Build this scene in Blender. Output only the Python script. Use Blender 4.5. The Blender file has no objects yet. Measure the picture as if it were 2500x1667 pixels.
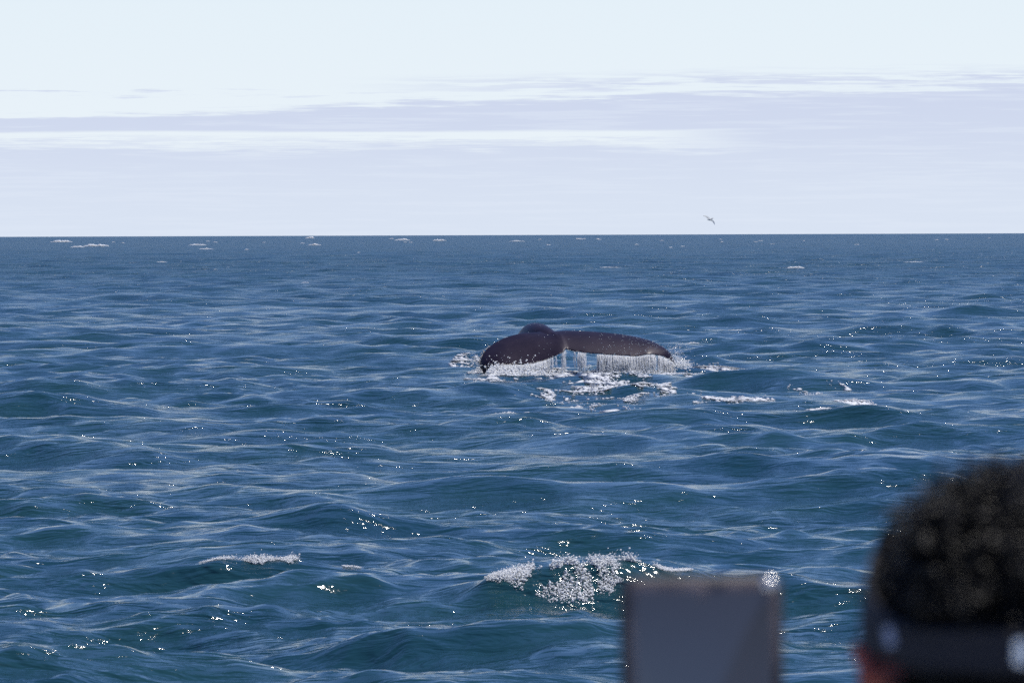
import bpy, bmesh, math, random
import numpy as np
from mathutils import Vector, Matrix

random.seed(7)
rng = np.random.default_rng(11)
scene = bpy.context.scene
C = scene.collection

# ------------------------------------------------------------------ camera
CAM_Z = 3.3
FPX = 12458.0                      # focal length in photograph pixels (2500 wide)
PITCH = math.atan(264.0 / FPX)
ROLL = math.radians(0.20)
cam_d = bpy.data.cameras.new('camera')
cam = bpy.data.objects.new('camera', cam_d)
C.objects.link(cam)
cam_d.sensor_width = 36
cam_d.lens = 36 * FPX / 2500
cam_d.clip_start = 0.1
cam_d.clip_end = 30000
cam.matrix_world = (Matrix.Translation((0, 0, CAM_Z)) @ Matrix.Rotation(math.pi / 2 - PITCH, 4, 'X')
                    @ Matrix.Rotation(-ROLL, 4, 'Z'))
cam_d.dof.use_dof = True
cam_d.dof.focus_distance = 112
cam_d.dof.aperture_fstop = cam_d.lens / 1000 / 0.0098
scene.camera = cam
R3 = cam.matrix_world.to_3x3()


def ray(px, py):
    return R3 @ Vector(((px - 1250) / FPX, -(py - 833.5) / FPX, -1))


def at(px, py, Y):
    """world point seen at photo pixel (px, py) lying at world depth Y"""
    d = ray(px, py)
    return Vector((0, 0, CAM_Z)) + d * (Y / d.y)


def on_water(px, py, z=0.0):
    d = ray(px, py)
    t = (z - CAM_Z) / d.z
    return Vector((0, 0, CAM_Z)) + d * t


# ------------------------------------------------------------------ sky and sun
SUN_EL, SUN_AZ = math.radians(69), math.radians(76)
world = bpy.data.worlds.new('World')
scene.world = world
world.use_nodes = True
wt = world.node_tree
wt.nodes.clear()


def NB(tree):
    n, l = tree.nodes, tree.links

    def put(sock, v):
        if hasattr(v, 'outputs'):
            v = v.outputs[0]
        if isinstance(v, bpy.types.NodeSocket):
            l.new(v, sock)
        elif v is not None:
            sock.default_value = v

    def mk(kind, props=None, **ins):
        nd = n.new(kind)
        for k, v in (props or {}).items():
            setattr(nd, k, v)
        for k, v in ins.items():
            key = k.replace('_', ' ')
            put(nd.inputs[int(k[1:])] if k[0] == 'i' and k[1:].isdigit() else nd.inputs[key], v)
        return nd

    def M(op, a, b=None, c=None, clamp=False):
        nd = n.new('ShaderNodeMath')
        nd.operation = op
        nd.use_clamp = clamp
        put(nd.inputs[0], a)
        if b is not None:
            put(nd.inputs[1], b)
        if c is not None:
            put(nd.inputs[2], c)
        return nd.outputs[0]

    def S(x, lo, hi):                       # smoothstep
        nd = n.new('ShaderNodeMapRange')
        nd.interpolation_type = 'SMOOTHSTEP'
        put(nd.inputs[0], x)
        put(nd.inputs[1], lo)
        put(nd.inputs[2], hi)
        return nd.outputs[0]

    def mix(f, a, b):
        nd = n.new('ShaderNodeMix')
        nd.data_type = 'RGBA'
        put(nd.inputs[0], f)
        put(nd.inputs[6], a)
        put(nd.inputs[7], b)
        return nd.outputs[2]
    return mk, M, S, mix, l


mk, M, S, mix, L = NB(wt)
sky = mk('ShaderNodeTexSky', dict(sky_type='NISHITA', sun_disc=False, sun_elevation=SUN_EL,
         sun_rotation=SUN_AZ % (2 * math.pi), altitude=0, air_density=1.0, dust_density=0.1, ozone_density=4.0))
tc = mk('ShaderNodeTexCoord')
sep = mk('ShaderNodeSeparateXYZ', i0=tc.outputs['Generated'])
X, Y, Z = sep.outputs
az = M('ARCTAN2', X, Y)                                  # radians from straight ahead
el = M('ARCSINE', Z)
E = M('MULTIPLY', el, 1000)                              # elevation in milliradians
azm = M('MULTIPLY', az, 1000)
# sea-level cloud banks: long, almost level layers of thin grey-lilac cloud
crd = mk('ShaderNodeCombineXYZ', i0=M('MULTIPLY', azm, 0.018), i1=M('MULTIPLY', E, 0.33), i2=0.0)
nz1 = mk('ShaderNodeTexNoise', Vector=crd, Scale=1.0, Detail=6.0, Roughness=0.6)
crd2 = mk('ShaderNodeCombineXYZ', i0=M('MULTIPLY', azm, 0.045), i1=M('MULTIPLY', E, 1.1), i2=4.0)
nz2 = mk('ShaderNodeTexNoise', Vector=crd2, Scale=1.0, Detail=5.0, Roughness=0.65)
n1 = M('SUBTRACT', nz1.outputs[0], 0.5)
n2 = M('SUBTRACT', nz2.outputs[0], 0.5)
t = S(azm, -110, 110)                                    # 0 left of view .. 1 right of view
wob = M('ADD', M('MULTIPLY', n1, 6.0), M('MULTIPLY', n2, 6.0))
Ew = M('ADD', E, wob)
Es = M('ADD', E, M('MULTIPLY', n1, 1.6))
# main bank : from 18.6 mrad up to 21.5 (left) .. 27.3 (right)
topm = M('ADD', 22.2, M('MULTIPLY', t, 5.4))
bank = M('MULTIPLY', S(Es, 19.7, 20.4), M('SUBTRACT', 1.0, S(Ew, topm, M('ADD', topm, 1.5))))
# the clear slot closes towards the right
slot = M('SUBTRACT', 1.0, S(azm, 22, 52))
low = M('SUBTRACT', 1.0, S(Ew, 15.8, 18.0))              # low veil above the horizon
slotfill = M('MULTIPLY', M('SUBTRACT', 1.0, slot), M('MULTIPLY', S(E, 13.0, 15.5), M('SUBTRACT', 1.0, S(E, 20.0, 22))))
mid = M('MULTIPLY', M('MULTIPLY', S(Ew, 16.2, 17.6), M('SUBTRACT', 1.0, S(Ew, 18.4, 19.6))), S(n2, -0.08, 0.07))
# upper wisps to the right
upc = M('ADD', 28.2, M('MULTIPLY', t, 1.8))
up = M('MULTIPLY', M('MULTIPLY', S(Ew, M('SUBTRACT', upc, 1.5), upc), M('SUBTRACT', 1.0, S(Ew, upc, M('ADD', upc, 2.6)))),
       M('MULTIPLY', S(azm, -40, 15), S(n2, -0.10, 0.05)))
up2 = M('MULTIPLY', M('MULTIPLY', S(Ew, 27.2, 28.0), M('SUBTRACT', 1.0, S(Ew, 28.2, 29.2))),
        M('MULTIPLY', M('SUBTRACT', 1.0, S(azm, -40, -10)), S(n2, -0.01, 0.09)))
cl = M('MAXIMUM', M('MAXIMUM', bank, low), M('MAXIMUM', slotfill, M('MAXIMUM', M('MULTIPLY', mid, 0.75), M('MAXIMUM', up, M('MULTIPLY', up2, 0.9)))))
SKYK = 0.10
# thin bright veil over the whole lower sky, opening into the clear blue overhead
veil = M('POWER', M('SUBTRACT', 1.0, M('MULTIPLY', M('MAXIMUM', M('SUBTRACT', el, 0.045), 0.0), 1/0.13, clamp=True), clamp=True), 4.0)
veil = M('MULTIPLY', veil, 0.93)
vc = mix(M('MULTIPLY', E, 1 / 46.0), (8.6, 9.2, 9.75, 1), (8.05, 8.95, 9.55, 1))
skt = mk('ShaderNodeVectorMath', dict(operation='MULTIPLY'), i0=sky, i1=(0.78, 0.89, 1.25))
base = mix(veil, skt, vc)
clc = mix(S(E, 2, 28), (6.85, 7.6, 8.9, 1), (6.15, 6.80, 8.50, 1))
clc = mix(M('MULTIPLY', S(M('ADD', n2, M('MULTIPLY', n1, 0.7)), -0.05, 0.16), 0.45), clc, (7.3, 8.0, 9.2, 1))
col = mix(M('MULTIPLY', cl, 0.96), base, clc)
# faint large patches of the same veil
bgn = mk('ShaderNodeBackground', Color=col, Strength=SKYK)
wo = mk('ShaderNodeOutputWorld', Surface=bgn)

sun_d = bpy.data.lights.new('sun', 'SUN')
sun_d.energy = 4.9
sun_d.angle = math.radians(0.53)
sun_d.color = (1, 0.955, 0.88)
sun = bpy.data.objects.new('sun', sun_d)
C.objects.link(sun)
sd = Vector((math.sin(SUN_AZ) * math.cos(SUN_EL), math.cos(SUN_AZ) * math.cos(SUN_EL), math.sin(SUN_EL)))
sun.rotation_euler = sd.to_track_quat('Z', 'Y').to_euler()
sun.location = (0, 0, 60)

vs = scene.view_settings
vs.view_transform = 'Standard'
vs.look = 'None'
vs.exposure = 0
vs.gamma = 1
vs.use_curve_mapping = False
scene.cycles.use_denoising = False
scene.cycles.max_bounces = 6
scene.cycles.transparent_max_bounces = 16
scene.cycles.sample_clamp_indirect = 6
scene.cycles.pixel_filter_type = 'BLACKMAN_HARRIS'


# ------------------------------------------------------------------ helpers
def tag(o, label=None, cat=None, group=None, kind=None):
    if label: o['label'] = label
    if cat: o['category'] = cat
    if group: o['group'] = group
    if kind: o['kind'] = kind
    return o


def empty(name, loc=(0, 0, 0)):
    o = bpy.data.objects.new(name, None)
    C.objects.link(o)
    o.location = loc
    return o


def mesh_np(name, V, F, mat=None, parent=None, smooth=True):
    """V (n,3) world coordinates, F (m,k)."""
    V = np.asarray(V, dtype=np.float32)
    F = np.asarray(F, dtype=np.int32)
    me = bpy.data.meshes.new(name)
    k = F.shape[1]
    me.vertices.add(len(V))
    me.vertices.foreach_set('co', V.ravel())
    me.loops.add(F.size)
    me.loops.foreach_set('vertex_index', F.ravel())
    me.polygons.add(len(F))
    me.polygons.foreach_set('loop_start', np.arange(0, F.size, k, dtype=np.int32))
    me.polygons.foreach_set('loop_total', np.full(len(F), k, dtype=np.int32))
    me.update(calc_edges=True)
    me.validate()
    if smooth:
        me.shade_smooth()
    o = bpy.data.objects.new(name, me)
    C.objects.link(o)
    if mat: me.materials.append(mat)
    if parent:
        o.parent = parent
        o.matrix_parent_inverse = Matrix.Translation(parent.location).inverted()
    return o


class Buf:
    def __init__(s): s.V, s.F, s.n = [], [], 0

    def add(s, V, F):
        s.V.append(np.asarray(V, float)); s.F.append(np.asarray(F, int) + s.n); s.n += len(V)

    def get(s): return np.concatenate(s.V), np.concatenate(s.F)

    def build(s, name, mat, parent=None, smooth=True):
        V, F = s.get()
        return mesh_np(name, V, F, mat, parent, smooth)


def tube(P, Rr, n=8, flat=None):
    """closed tapered tube along points P, radii Rr; returns V, F (quads + fan caps as degenerate-free quads)"""
    P = np.asarray(P, float); Rr = np.asarray(Rr, float)
    T = np.gradient(P, axis=0); T /= np.linalg.norm(T, axis=1)[:, None] + 1e-9
    up = np.array([0, 0, 1.0]) if abs(T[:, 2]).mean() < 0.8 else np.array([0, 1.0, 0])
    A = np.cross(T, up); A /= np.linalg.norm(A, axis=1)[:, None] + 1e-9
    B = np.cross(T, A)
    a = np.linspace(0, 2 * np.pi, n, endpoint=False)
    ring = A[:, None] * np.cos(a)[None, :, None] + B[:, None] * np.sin(a)[None, :, None] * (flat or 1)
    V = (P[:, None] + ring * Rr[:, None, None]).reshape(-1, 3)
    m = len(P)
    i = np.arange(m - 1)[:, None] * n; j = np.arange(n)[None]; j2 = (j + 1) % n
    F = np.stack([i + j, i + j2, i + n + j2, i + n + j], -1).reshape(-1, 4)
    return V, F


def capsule_chain(buf, P, Rr, n=12):
    """tube with sphere at each joint - meant for voxel remeshing"""
    P = [np.array(p, float) for p in P]
    for p, r in zip(P, Rr):
        sphere(buf, p, (r, r, r), 10, 12)
    for a, b, ra, rb in zip(P[:-1], P[1:], Rr[:-1], Rr[1:]):
        V, F = tube([a, b], [ra, rb], n)
        c = len(V)
        V = np.vstack([V, a, b])
        caps = []
        for j in range(0, n, 2):
            caps.append([c, (j + 1) % n, j, c]); 
        buf.add(V, F)
        # close the ends with quads fanned two by two
        E1 = [[c, (j + 2) % n, (j + 1) % n, j] for j in range(0, n, 2)]
        E2 = [[c + 1, n + j, n + (j + 1) % n, n + (j + 2) % n] for j in range(0, n, 2)]
        buf.n -= len(V); buf.V.pop(); buf.F.pop()
        buf.add(V, np.vstack([F, E1, E2]))


def sphere(buf, c, r, nu=12, nv=16):
    th = np.linspace(0.04, np.pi - 0.04, nu); ph = np.linspace(0, 2 * np.pi, nv, endpoint=False)
    V = np.stack([np.sin(th)[:, None] * np.cos(ph), np.sin(th)[:, None] * np.sin(ph), np.cos(th)[:, None] + 0 * ph], -1).reshape(-1, 3)
    V = V * np.array(r) + np.array(c)
    i = np.arange(nu - 1)[:, None] * nv; j = np.arange(nv)[None]; j2 = (j + 1) % nv
    F = np.stack([i + j, i + nv + j, i + nv + j2, i + j2], -1).reshape(-1, 4)
    k = len(V)
    V = np.vstack([V, np.array(c) + [0, 0, r[2]], np.array(c) - [0, 0, r[2]]])
    o = (nu - 1) * nv
    E1 = [[k, a, (a + 1) % nv, (a + 2) % nv] for a in range(0, nv, 2)]
    E2 = [[k + 1, o + (a + 2) % nv, o + (a + 1) % nv, o + a] for a in range(0, nv, 2)]
    buf.add(V, np.vstack([F, E1, E2]))


def remeshed(name, buf, voxel, mat, parent=None, smooth=3):
    V, F = buf.get()
    o = mesh_np(name + '_raw', V, F)
    m = o.modifiers.new('r', 'REMESH'); m.mode = 'VOXEL'; m.voxel_size = voxel
    s = o.modifiers.new('s', 'SMOOTH'); s.iterations = smooth; s.factor = 0.5
    dg = bpy.context.evaluated_depsgraph_get()
    me = bpy.data.meshes.new_from_object(o.evaluated_get(dg))
    me.name = name
    bpy.data.objects.remove(o)
    n = bpy.data.objects.new(name, me)
    C.objects.link(n)
    me.materials.clear(); me.materials.append(mat)
    me.shade_smooth()
    if parent:
        n.parent = parent
        n.matrix_parent_inverse = Matrix.Translation(parent.location).inverted()
    return n


def material(name, color=(0.5, 0.5, 0.5), rough=0.5, **kw):
    m = bpy.data.materials.new(name)
    m.use_nodes = True
    b = m.node_tree.nodes['Principled BSDF']
    b.inputs['Base Color'].default_value = (*color, 1)
    b.inputs['Roughness'].default_value = rough
    for k, v in kw.items():
        b.inputs[k.replace('_', ' ')].default_value = v
    return m, b


def grain(m, b, c1, c2, scale, bump=0.0, dist=0.01, detail=6, vec=None):
    mk, M, S, mix, L = NB(m.node_tree)
    tc = mk('ShaderNodeTexCoord')
    nz = mk('ShaderNodeTexNoise', Vector=tc.outputs['Object'], Scale=scale, Detail=float(detail), Roughness=0.6)
    c = mix(S(nz.outputs[0], 0.35, 0.65), (*c1, 1), (*c2, 1))
    L.new(c, b.inputs['Base Color'])
    if bump:
        bp = mk('ShaderNodeBump', Strength=bump, Distance=dist, Height=nz.outputs[0])
        L.new(bp.outputs[0], b.inputs['Normal'])


# ------------------------------------------------------------------ the sea surface
NW = 350
lam = np.exp(np.linspace(math.log(12.0), math.log(0.16), NW)) * np.exp(rng.normal(0, 0.01, NW))
kk = 2 * np.pi / lam
dln = math.log(12 / 0.16) / NW
Bs = 0.0100 * np.where(lam > 4, 0.70 * np.exp(-((lam - 4) / 8) ** 2), np.where(lam > 1.6, 1.05, np.where(lam > 0.45, 1.5, 1.2)))
amp = np.sqrt(2 * Bs * dln) / kk
spread = np.where(lam > 5, 0.50, np.where(lam > 1.5, 0.75, 0.95))
th = rng.normal(0, 1, NW) * spread + math.radians(-90 - 12)
kx, ky = kk * np.cos(th), kk * np.sin(th)
ph = rng.uniform(0, 2 * np.pi, NW)
CH = 0.70

# individual crests that stand out in the picture: px, py, half width m, half depth m, height m, slant
crests = []


def add_crest(px, py, wx, wy, h, slant=0.0):
    p = on_water(px, py)
    crests.append((p.x, p.y, wx, wy, h, slant))


add_crest(620, 1408, 1.25, 0.55, 0.20, 0.10)
add_crest(1370, 1462, 1.15, 0.50, 0.24, 0.0)
add_crest(1130, 1585, 1.30, 0.50, 0.17, -0.03)
add_crest(500, 1330, 0.9, 0.5, 0.10, 0.1)
add_crest(1960, 1455, 1.2, 0.5, 0.13, 0.0)
add_crest(2440, 770, 4.0, 2.0, 0.33, 0.1)
add_crest(1090, 850, 3.2, 1.6, 0.28, 0.05)
add_crest(1380, 965, 1.6, 1.3, 0.16, 0.0)
add_crest(1530, 935, 2.0, 1.5, 0.22, 0.0)
add_crest(1790, 940, 1.5, 0.9, 0.13, -0.1)
add_crest(2010, 940, 1.1, 0.8, 0.11, -0.1)
add_crest(1640, 985, 2.2, 1.1, 0.18, 0.05)
add_crest(850, 1290, 0.9, 0.6, 0.16, 0.0)
add_crest(2230, 960, 1.6, 1.0, 0.17, 0.0)
# calmer hollow in which the tail stands
FL_C = on_water(1400, 915)


def displace(x, y, cell):
    """Gerstner sum; cell = local mesh size that limits the shortest wave"""
    x = x.astype(np.float32); y = y.astype(np.float32); cell = np.asarray(cell, np.float32)
    dx = np.zeros_like(x); dy = np.zeros_like(x); dz = np.zeros_like(x)
    gust = (1 + 0.55 * np.sin(x * 0.21 + 1.3 * np.sin(y * 0.05 + 1)) * np.sin(y * 0.083 + 0.6 * np.sin(x * 0.13) + 2.0)
            + 0.30 * np.sin(x * 0.63 + y * 0.17 + 0.4) * np.sin(y * 0.31 - x * 0.22)).astype(np.float32)
    near = np.exp(-(((x - FL_C.x) / 3.5) ** 2 + ((y - FL_C.y) / 6.0) ** 2)).astype(np.float32)
    for i in range(NW):
        w = np.clip(lam[i] / (2.2 * cell) - 1.0, 0, 1)
        if lam[i] < 2.0:
            w = w * (gust if lam[i] < 1.2 else (0.5 + 0.5 * gust))
        if lam[i] > 4: w = w * (1 - 0.6 * near)
        if not np.any(w > 0): continue
        p = (kx[i] * x + ky[i] * y + ph[i]).astype(np.float32)
        s = np.sin(p) * w; c = np.cos(p) * w
        a = amp[i]
        dz += (a * c)
        dx -= (a * CH * kx[i] / kk[i]) * s
        dy -= (a * CH * ky[i] / kk[i]) * s
    for (cx, cy, wx, wy, h, sl) in crests:
        u = (x - cx) / wx
        bend = 0.25 * wy * np.sin(u * 2.1 + cx) + sl * (x - cx)
        v = (y - cy - bend) / wy
        e = h * np.exp(-u * u) * np.exp(-v * v)
        dz += e - 0.45 * h * np.exp(-u * u) * np.exp(-(v + 1.7) ** 2)
        dy -= e * 0.9
    return dx, dy, dz


def surface(x, y, cell=0.05, it=4):
    """height of the sea above world (x, y)"""
    x = np.atleast_1d(np.asarray(x, float)); y = np.atleast_1d(np.asarray(y, float))
    px, py = x.copy(), y.copy()
    c = np.full(x.shape, cell)
    for _ in range(it):
        dx, dy, dz = displace(px, py, c)
        px = px + (x - (px + dx)) * 0.8; py = py + (y - (py + dy)) * 0.8
    return displace(px, py, c)[2]


# rows and columns of the sea mesh (finer where waves are near)
rows = [1.0]
while rows[-1] < 27: rows.append(rows[-1] * 1.03 + 0.05)
while rows[-1] < 9000: rows.append(rows[-1] + 0.063 * (max(rows[-1], 30) / 30) ** 1.13)
rows = np.array(rows)
HALF = 0.145
fine = np.linspace(-HALF, HALF, 372)
out = HALF + (2 * np.pi - 2 * HALF) * np.linspace(0, 1, 40)[1:-1]
cols = np.concatenate([fine, out])
dr = np.gradient(rows)
da = np.where(np.arange(len(cols)) < len(fine), fine[1] - fine[0], out[1] - out[0])
Rg, Ag = np.meshgrid(rows, cols, indexing='ij')
cell = np.maximum(dr[:, None] * 0.8, Rg * da[None] * 0.9)
Xg, Yg = Rg * np.sin(Ag), Rg * np.cos(Ag)
V = np.empty(Xg.shape + (3,), np.float32)
for a in range(0, len(rows), 200):
    sl = slice(a, a + 200)
    # evaluate fine and coarse parts apart so the coarse one stays cheap
    for cs in (slice(0, len(fine)), slice(len(fine), len(cols))):
        dx, dy, dz = displace(Xg[sl, cs], Yg[sl, cs], cell[sl, cs])
        V[sl, cs, 0] = Xg[sl, cs] + dx; V[sl, cs, 1] = Yg[sl, cs] + dy; V[sl, cs, 2] = dz
nr, nc = Xg.shape
i = np.arange(nr - 1)[:, None] * nc; j = np.arange(nc)[None]; j2 = (j + 1) % nc
F = np.stack([i + j, i + nc + j, i + nc + j2, i + j2], -1).reshape(-1, 4)

sea_m, b = material('sea_water', (0.006, 0.032, 0.045), 0.06)
b.inputs['IOR'].default_value = 1.333
mk, M, S, mix, L = NB(sea_m.node_tree)
geo = mk('ShaderNodeNewGeometry')
pos = geo.outputs['Position']
sp = mk('ShaderNodeSeparateXYZ', i0=pos)
dist = M('SQRT', M('ADD', M('MULTIPLY', sp.outputs[0], sp.outputs[0]), M('MULTIPLY', sp.outputs[1], sp.outputs[1])))


def wv(sx, sy, rot, scale, detail, rough=0.55, dist_=0.0):
    mp = mk('ShaderNodeMapping', Vector=pos, Scale=(sx, sy, 1.0), Rotation=(0, 0, rot))
    return mk('ShaderNodeTexNoise', Vector=mp, Scale=scale, Detail=detail, Roughness=rough, Distortion=dist_).outputs[0]


patch = wv(0.35, 1.0, 0.1, 0.16, 3.0)
pg = M('ADD', 0.45, M('MULTIPLY', S(patch, 0.36, 0.62), 1.0))
patch2 = S(wv(1.0, 0.07, 0.0, 0.16, 5.0, 0.65), 0.36, 0.62)      # long wind streaks seen far off
pg2 = M('ADD', 0.55, M('MULTIPLY', patch2, 1.1))
fineh = M('ADD', M('MULTIPLY', wv(0.35, 1.0, 0.12, 3.5, 4.0, 0.55, 0.5), 0.100), M('MULTIPLY', wv(0.5, 1.0, -0.30, 14.0, 3.0, 0.5, 0.4), 0.010))
fineh = M('ADD', fineh, M('MULTIPLY', wv(0.45, 1.0, -0.1, 1.5, 3.0, 0.6, 0.8), 0.15))
fineh = M('MULTIPLY', M('MULTIPLY', fineh, pg), M('SUBTRACT', 1.0, M('MULTIPLY', S(dist, 90, 500), 0.4)))
big = M('MULTIPLY', wv(0.5, 1.0, 0.2, 1.1, 3.0, 0.55), M('MULTIPLY', M('MULTIPLY', S(dist, 60, 500), 0.50), pg2))
L.new(M('ADD', 0.095, M('MULTIPLY', S(dist, 70, 500), 0.20)), b.inputs['Roughness'])
hgt = M('ADD', fineh, big)
bp = mk('ShaderNodeBump', Strength=1.0, Distance=1.0, Height=hgt)
L.new(bp.outputs[0], b.inputs['Normal'])
seac = mix(S(wv(1, 1, 0, 0.35, 3.0), 0.35, 0.65), (0.007, 0.035, 0.052, 1), (0.010, 0.043, 0.053, 1))
L.new(seac, b.inputs['Base Color'])
sea = mesh_np('sea', V.reshape(-1, 3), F, sea_m)
tag(sea, 'choppy dark blue sea reaching to the horizon', None, None, 'structure')

# ------------------------------------------------------------------ foam material
foam_m, fb = material('foam', (0.90, 0.91, 0.92), 0.55)
fb.inputs['Subsurface Weight'].default_value = 0.0
mk, M, S, mix, L = NB(foam_m.node_tree)
g = mk('ShaderNodeNewGeometry')
tr = mk('ShaderNodeBsdfTranslucent', Color=(0.90, 0.92, 0.94, 1))
ms = mk('ShaderNodeMixShader', Fac=0.45)
L.new(fb.outputs[0], ms.inputs[1]); L.new(tr.outputs[0], ms.inputs[2])
L.new(ms.outputs[0], foam_m.node_tree.nodes['Material Output'].inputs['Surface'])

drop_m, db = material('water_drops', (0.62, 0.68, 0.74), 0.15)
db.inputs['IOR'].default_value = 1.33
mk, M, S, mix, L = NB(drop_m.node_tree)
tr = mk('ShaderNodeBsdfTranslucent', Color=(0.85, 0.9, 0.95, 1))
ms = mk('ShaderNodeMixShader', Fac=0.55)
L.new(db.outputs[0], ms.inputs[1]); L.new(tr.outputs[0], ms.inputs[2])
L.new(ms.outputs[0], drop_m.node_tree.nodes['Material Output'].inputs['Surface'])


def vnoise(x, y, seed):
    """cheap smooth 2-D value noise"""
    r = np.random.default_rng(seed).random((256, 256))
    xi, yi = np.floor(x).astype(int), np.floor(y).astype(int)
    fx, fy = x - xi, y - yi
    fx = fx * fx * (3 - 2 * fx); fy = fy * fy * (3 - 2 * fy)
    g = lambda a, b: r[a % 256, b % 256]
    return (g(xi, yi) * (1 - fx) * (1 - fy) + g(xi + 1, yi) * fx * (1 - fy) + g(xi, yi + 1) * (1 - fx) * fy + g(xi + 1, yi + 1) * fx * fy)


def fbm(x, y, seed, o=4):
    s, a, t = 0, 1, 0
    for k in range(o):
        s = s + a * vnoise(x * 2 ** k + 17 * k, y * 2 ** k + 31 * k, seed + k); t += a; a *= 0.55
    return s / t


def ridged(x, y, seed, o=3):
    s, a, t = 0, 1, 0
    for k in range(o):
        s = s + a * (1 - abs(2 * vnoise(x * 2 ** k + 11 * k, y * 2 ** k + 5 * k, seed + k) - 1)); t += a; a *= 0.6
    return s / t


def blobs(buf, C_, R_, seed):
    """little irregular foam clots / drops, 8-sided octahedra"""
    r = np.random.default_rng(seed)
    C_ = np.asarray(C_, float); R_ = np.asarray(R_, float)
    n = len(C_)
    a = np.arange(6) * np.pi / 3
    base = np.vstack([[0, 0, 1], np.stack([np.cos(a) * .9, np.sin(a) * .9, 0.45 * np.array([1, -1] * 3)], 1), [0, 0, -1]])
    Vb = base[None] * (1 + r.uniform(-0.35, 0.35, (n, 8, 1))) * R_[:, None, None] * np.array([1.15, 1, 0.95]) + C_[:, None]
    f = []
    for j in range(0, 6, 2):
        f.append([0, 1 + j, 1 + (j + 1) % 6, 1 + (j + 2) % 6])
    for j in range(1, 7, 2):
        f.append([7, 1 + (j + 2) % 6, 1 + (j + 1) % 6, 1 + j % 6])
    f = np.array(f)
    Fb = (f[None] + (np.arange(n) * 8)[:, None, None]).reshape(-1, 4)
    buf.add(Vb.reshape(-1, 3), Fb)


# ------------------------------------------------------------------ the whale
WD = 118.6
whale = empty('whale', tuple(at(1400, 900, WD)))
tag(whale, 'dark whale tail with both flukes spread above the water as it dives', 'whale')

skin, wb = material('whale_skin', (0.02, 0.016, 0.022), 0.5)
wb.inputs['Specular IOR Level'].default_value = 0.10
wb.inputs['Specular Tint'].default_value = (0.85, 0.75, 1.0, 1)
wb.inputs['Coat Weight'].default_value = 0.16
wb.inputs['Coat Roughness'].default_value = 0.25
wb.inputs['Coat IOR'].default_value = 1.33
mk, M, S, mix, L = NB(skin.node_tree)
tcn = mk('ShaderNodeTexCoord')
obc = tcn.outputs['Object']
big_n = mk('ShaderNodeTexNoise', Vector=obc, Scale=2.2, Detail=6.0, Roughness=0.65)
wcol = mix(S(big_n.outputs[0], 0.32, 0.7), (0.010, 0.0072, 0.0160, 1), (0.017, 0.0120, 0.023, 1))
# old scars: thin pale scratches and speckle
mp = mk('ShaderNodeMapping', Vector=obc, Rotation=(0.3, 0.8, 0.5), Scale=(1.0, 5.0, 3.0))
scr = mk('ShaderNodeTexNoise', Vector=mp, Scale=3.0, Detail=8.0, Roughness=0.75)
wcol = mix(M('MULTIPLY', S(scr.outputs[0], 0.66, 0.76), 0.3), wcol, (0.16, 0.13, 0.13, 1))
vor = mk('ShaderNodeTexVoronoi', Vector=obc, Scale=17.0)
spk = M('MULTIPLY', M('SUBTRACT', 1.0, S(vor.outputs[0], 0.06, 0.13)), S(big_n.outputs[0], 0.5, 0.62))
wcol = mix(M('MULTIPLY', spk, 0.35), wcol, (0.30, 0.27, 0.25, 1))
L.new(wcol, wb.inputs['Base Color'])
fn = mk('ShaderNodeTexNoise', Vector=obc, Scale=26.0, Detail=5.0, Roughness=0.6)
bpn = mk('ShaderNodeBump', Strength=0.2, Distance=0.01, Height=fn.outputs[0])
L.new(bpn.outputs[0], wb.inputs['Normal'])
L.new(M('ADD', 0.38, M('MULTIPLY', big_n.outputs[0], 0.25)), wb.inputs['Roughness'])


def resample(P, n):
    P = np.asarray(P, float)
    # Catmull-Rom through the points, then uniform arc length
    Q = [2 * P[0] - P[1]] + list(P) + [2 * P[-1] - P[-2]]
    out = []
    for k in range(1, len(Q) - 2):
        p0, p1, p2, p3 = Q[k - 1:k + 3]
        for t in np.linspace(0, 1, 24, endpoint=False):
            out.append(0.5 * ((2 * p1) + (-p0 + p2) * t + (2 * p0 - 5 * p1 + 4 * p2 - p3) * t * t + (-p0 + 3 * p1 - 3 * p2 + p3) * t ** 3))
    out.append(P[-1]); out = np.array(out)
    s = np.r_[0, np.cumsum(np.linalg.norm(np.diff(out, axis=0), axis=1))]
    u = np.linspace(0, s[-1], n)
    return np.stack([np.interp(u, s, out[:, c]) for c in range(out.shape[1])], 1)


def edge(L_):
    return np.array([at(px, py, WD + d) for px, py, d in L_])


# outline read from the photograph, each point with its own distance (metres beyond the tail tips)
left_lead = edge([(1362, 811, 0.75), (1330, 812, .78), (1300, 812, .74), (1264, 816, .66), (1229, 826, .55), (1199, 843, .38), (1178, 865, .18), (1171, 889, .02), (1177, 907, -.12), (1191, 923, -.25)])
left_trail = edge([(1384, 850, -.15), (1373, 860.5, -.30), (1348, 872, -.36), (1318, 883, -.40), (1288, 889, -.42), (1258, 890, -.42), (1229, 890, -.40), (1214, 893.5, -.38), (1205, 907, -.33), (1197, 922, -.27)])
right_lead = edge([(1338, 812, .75), (1372, 808.5, .80), (1407, 808.5, .78), (1467, 811.5, .74), (1526, 818, .70), (1571, 827, .64), (1601, 838, .58), (1631, 857.5, .45), (1651, 888, .28)])
right_trail = edge([(1376, 849, -.12), (1398, 856.7, -.20), (1437, 862, -.26), (1497, 866.5, -.26), (1556, 869.5, -.22), (1586, 864.5, -.12), (1616, 869.5, 0), (1633, 878.4, .12), (1647, 888, .26)])

wbuf = Buf()
trail_pts = []


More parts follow.
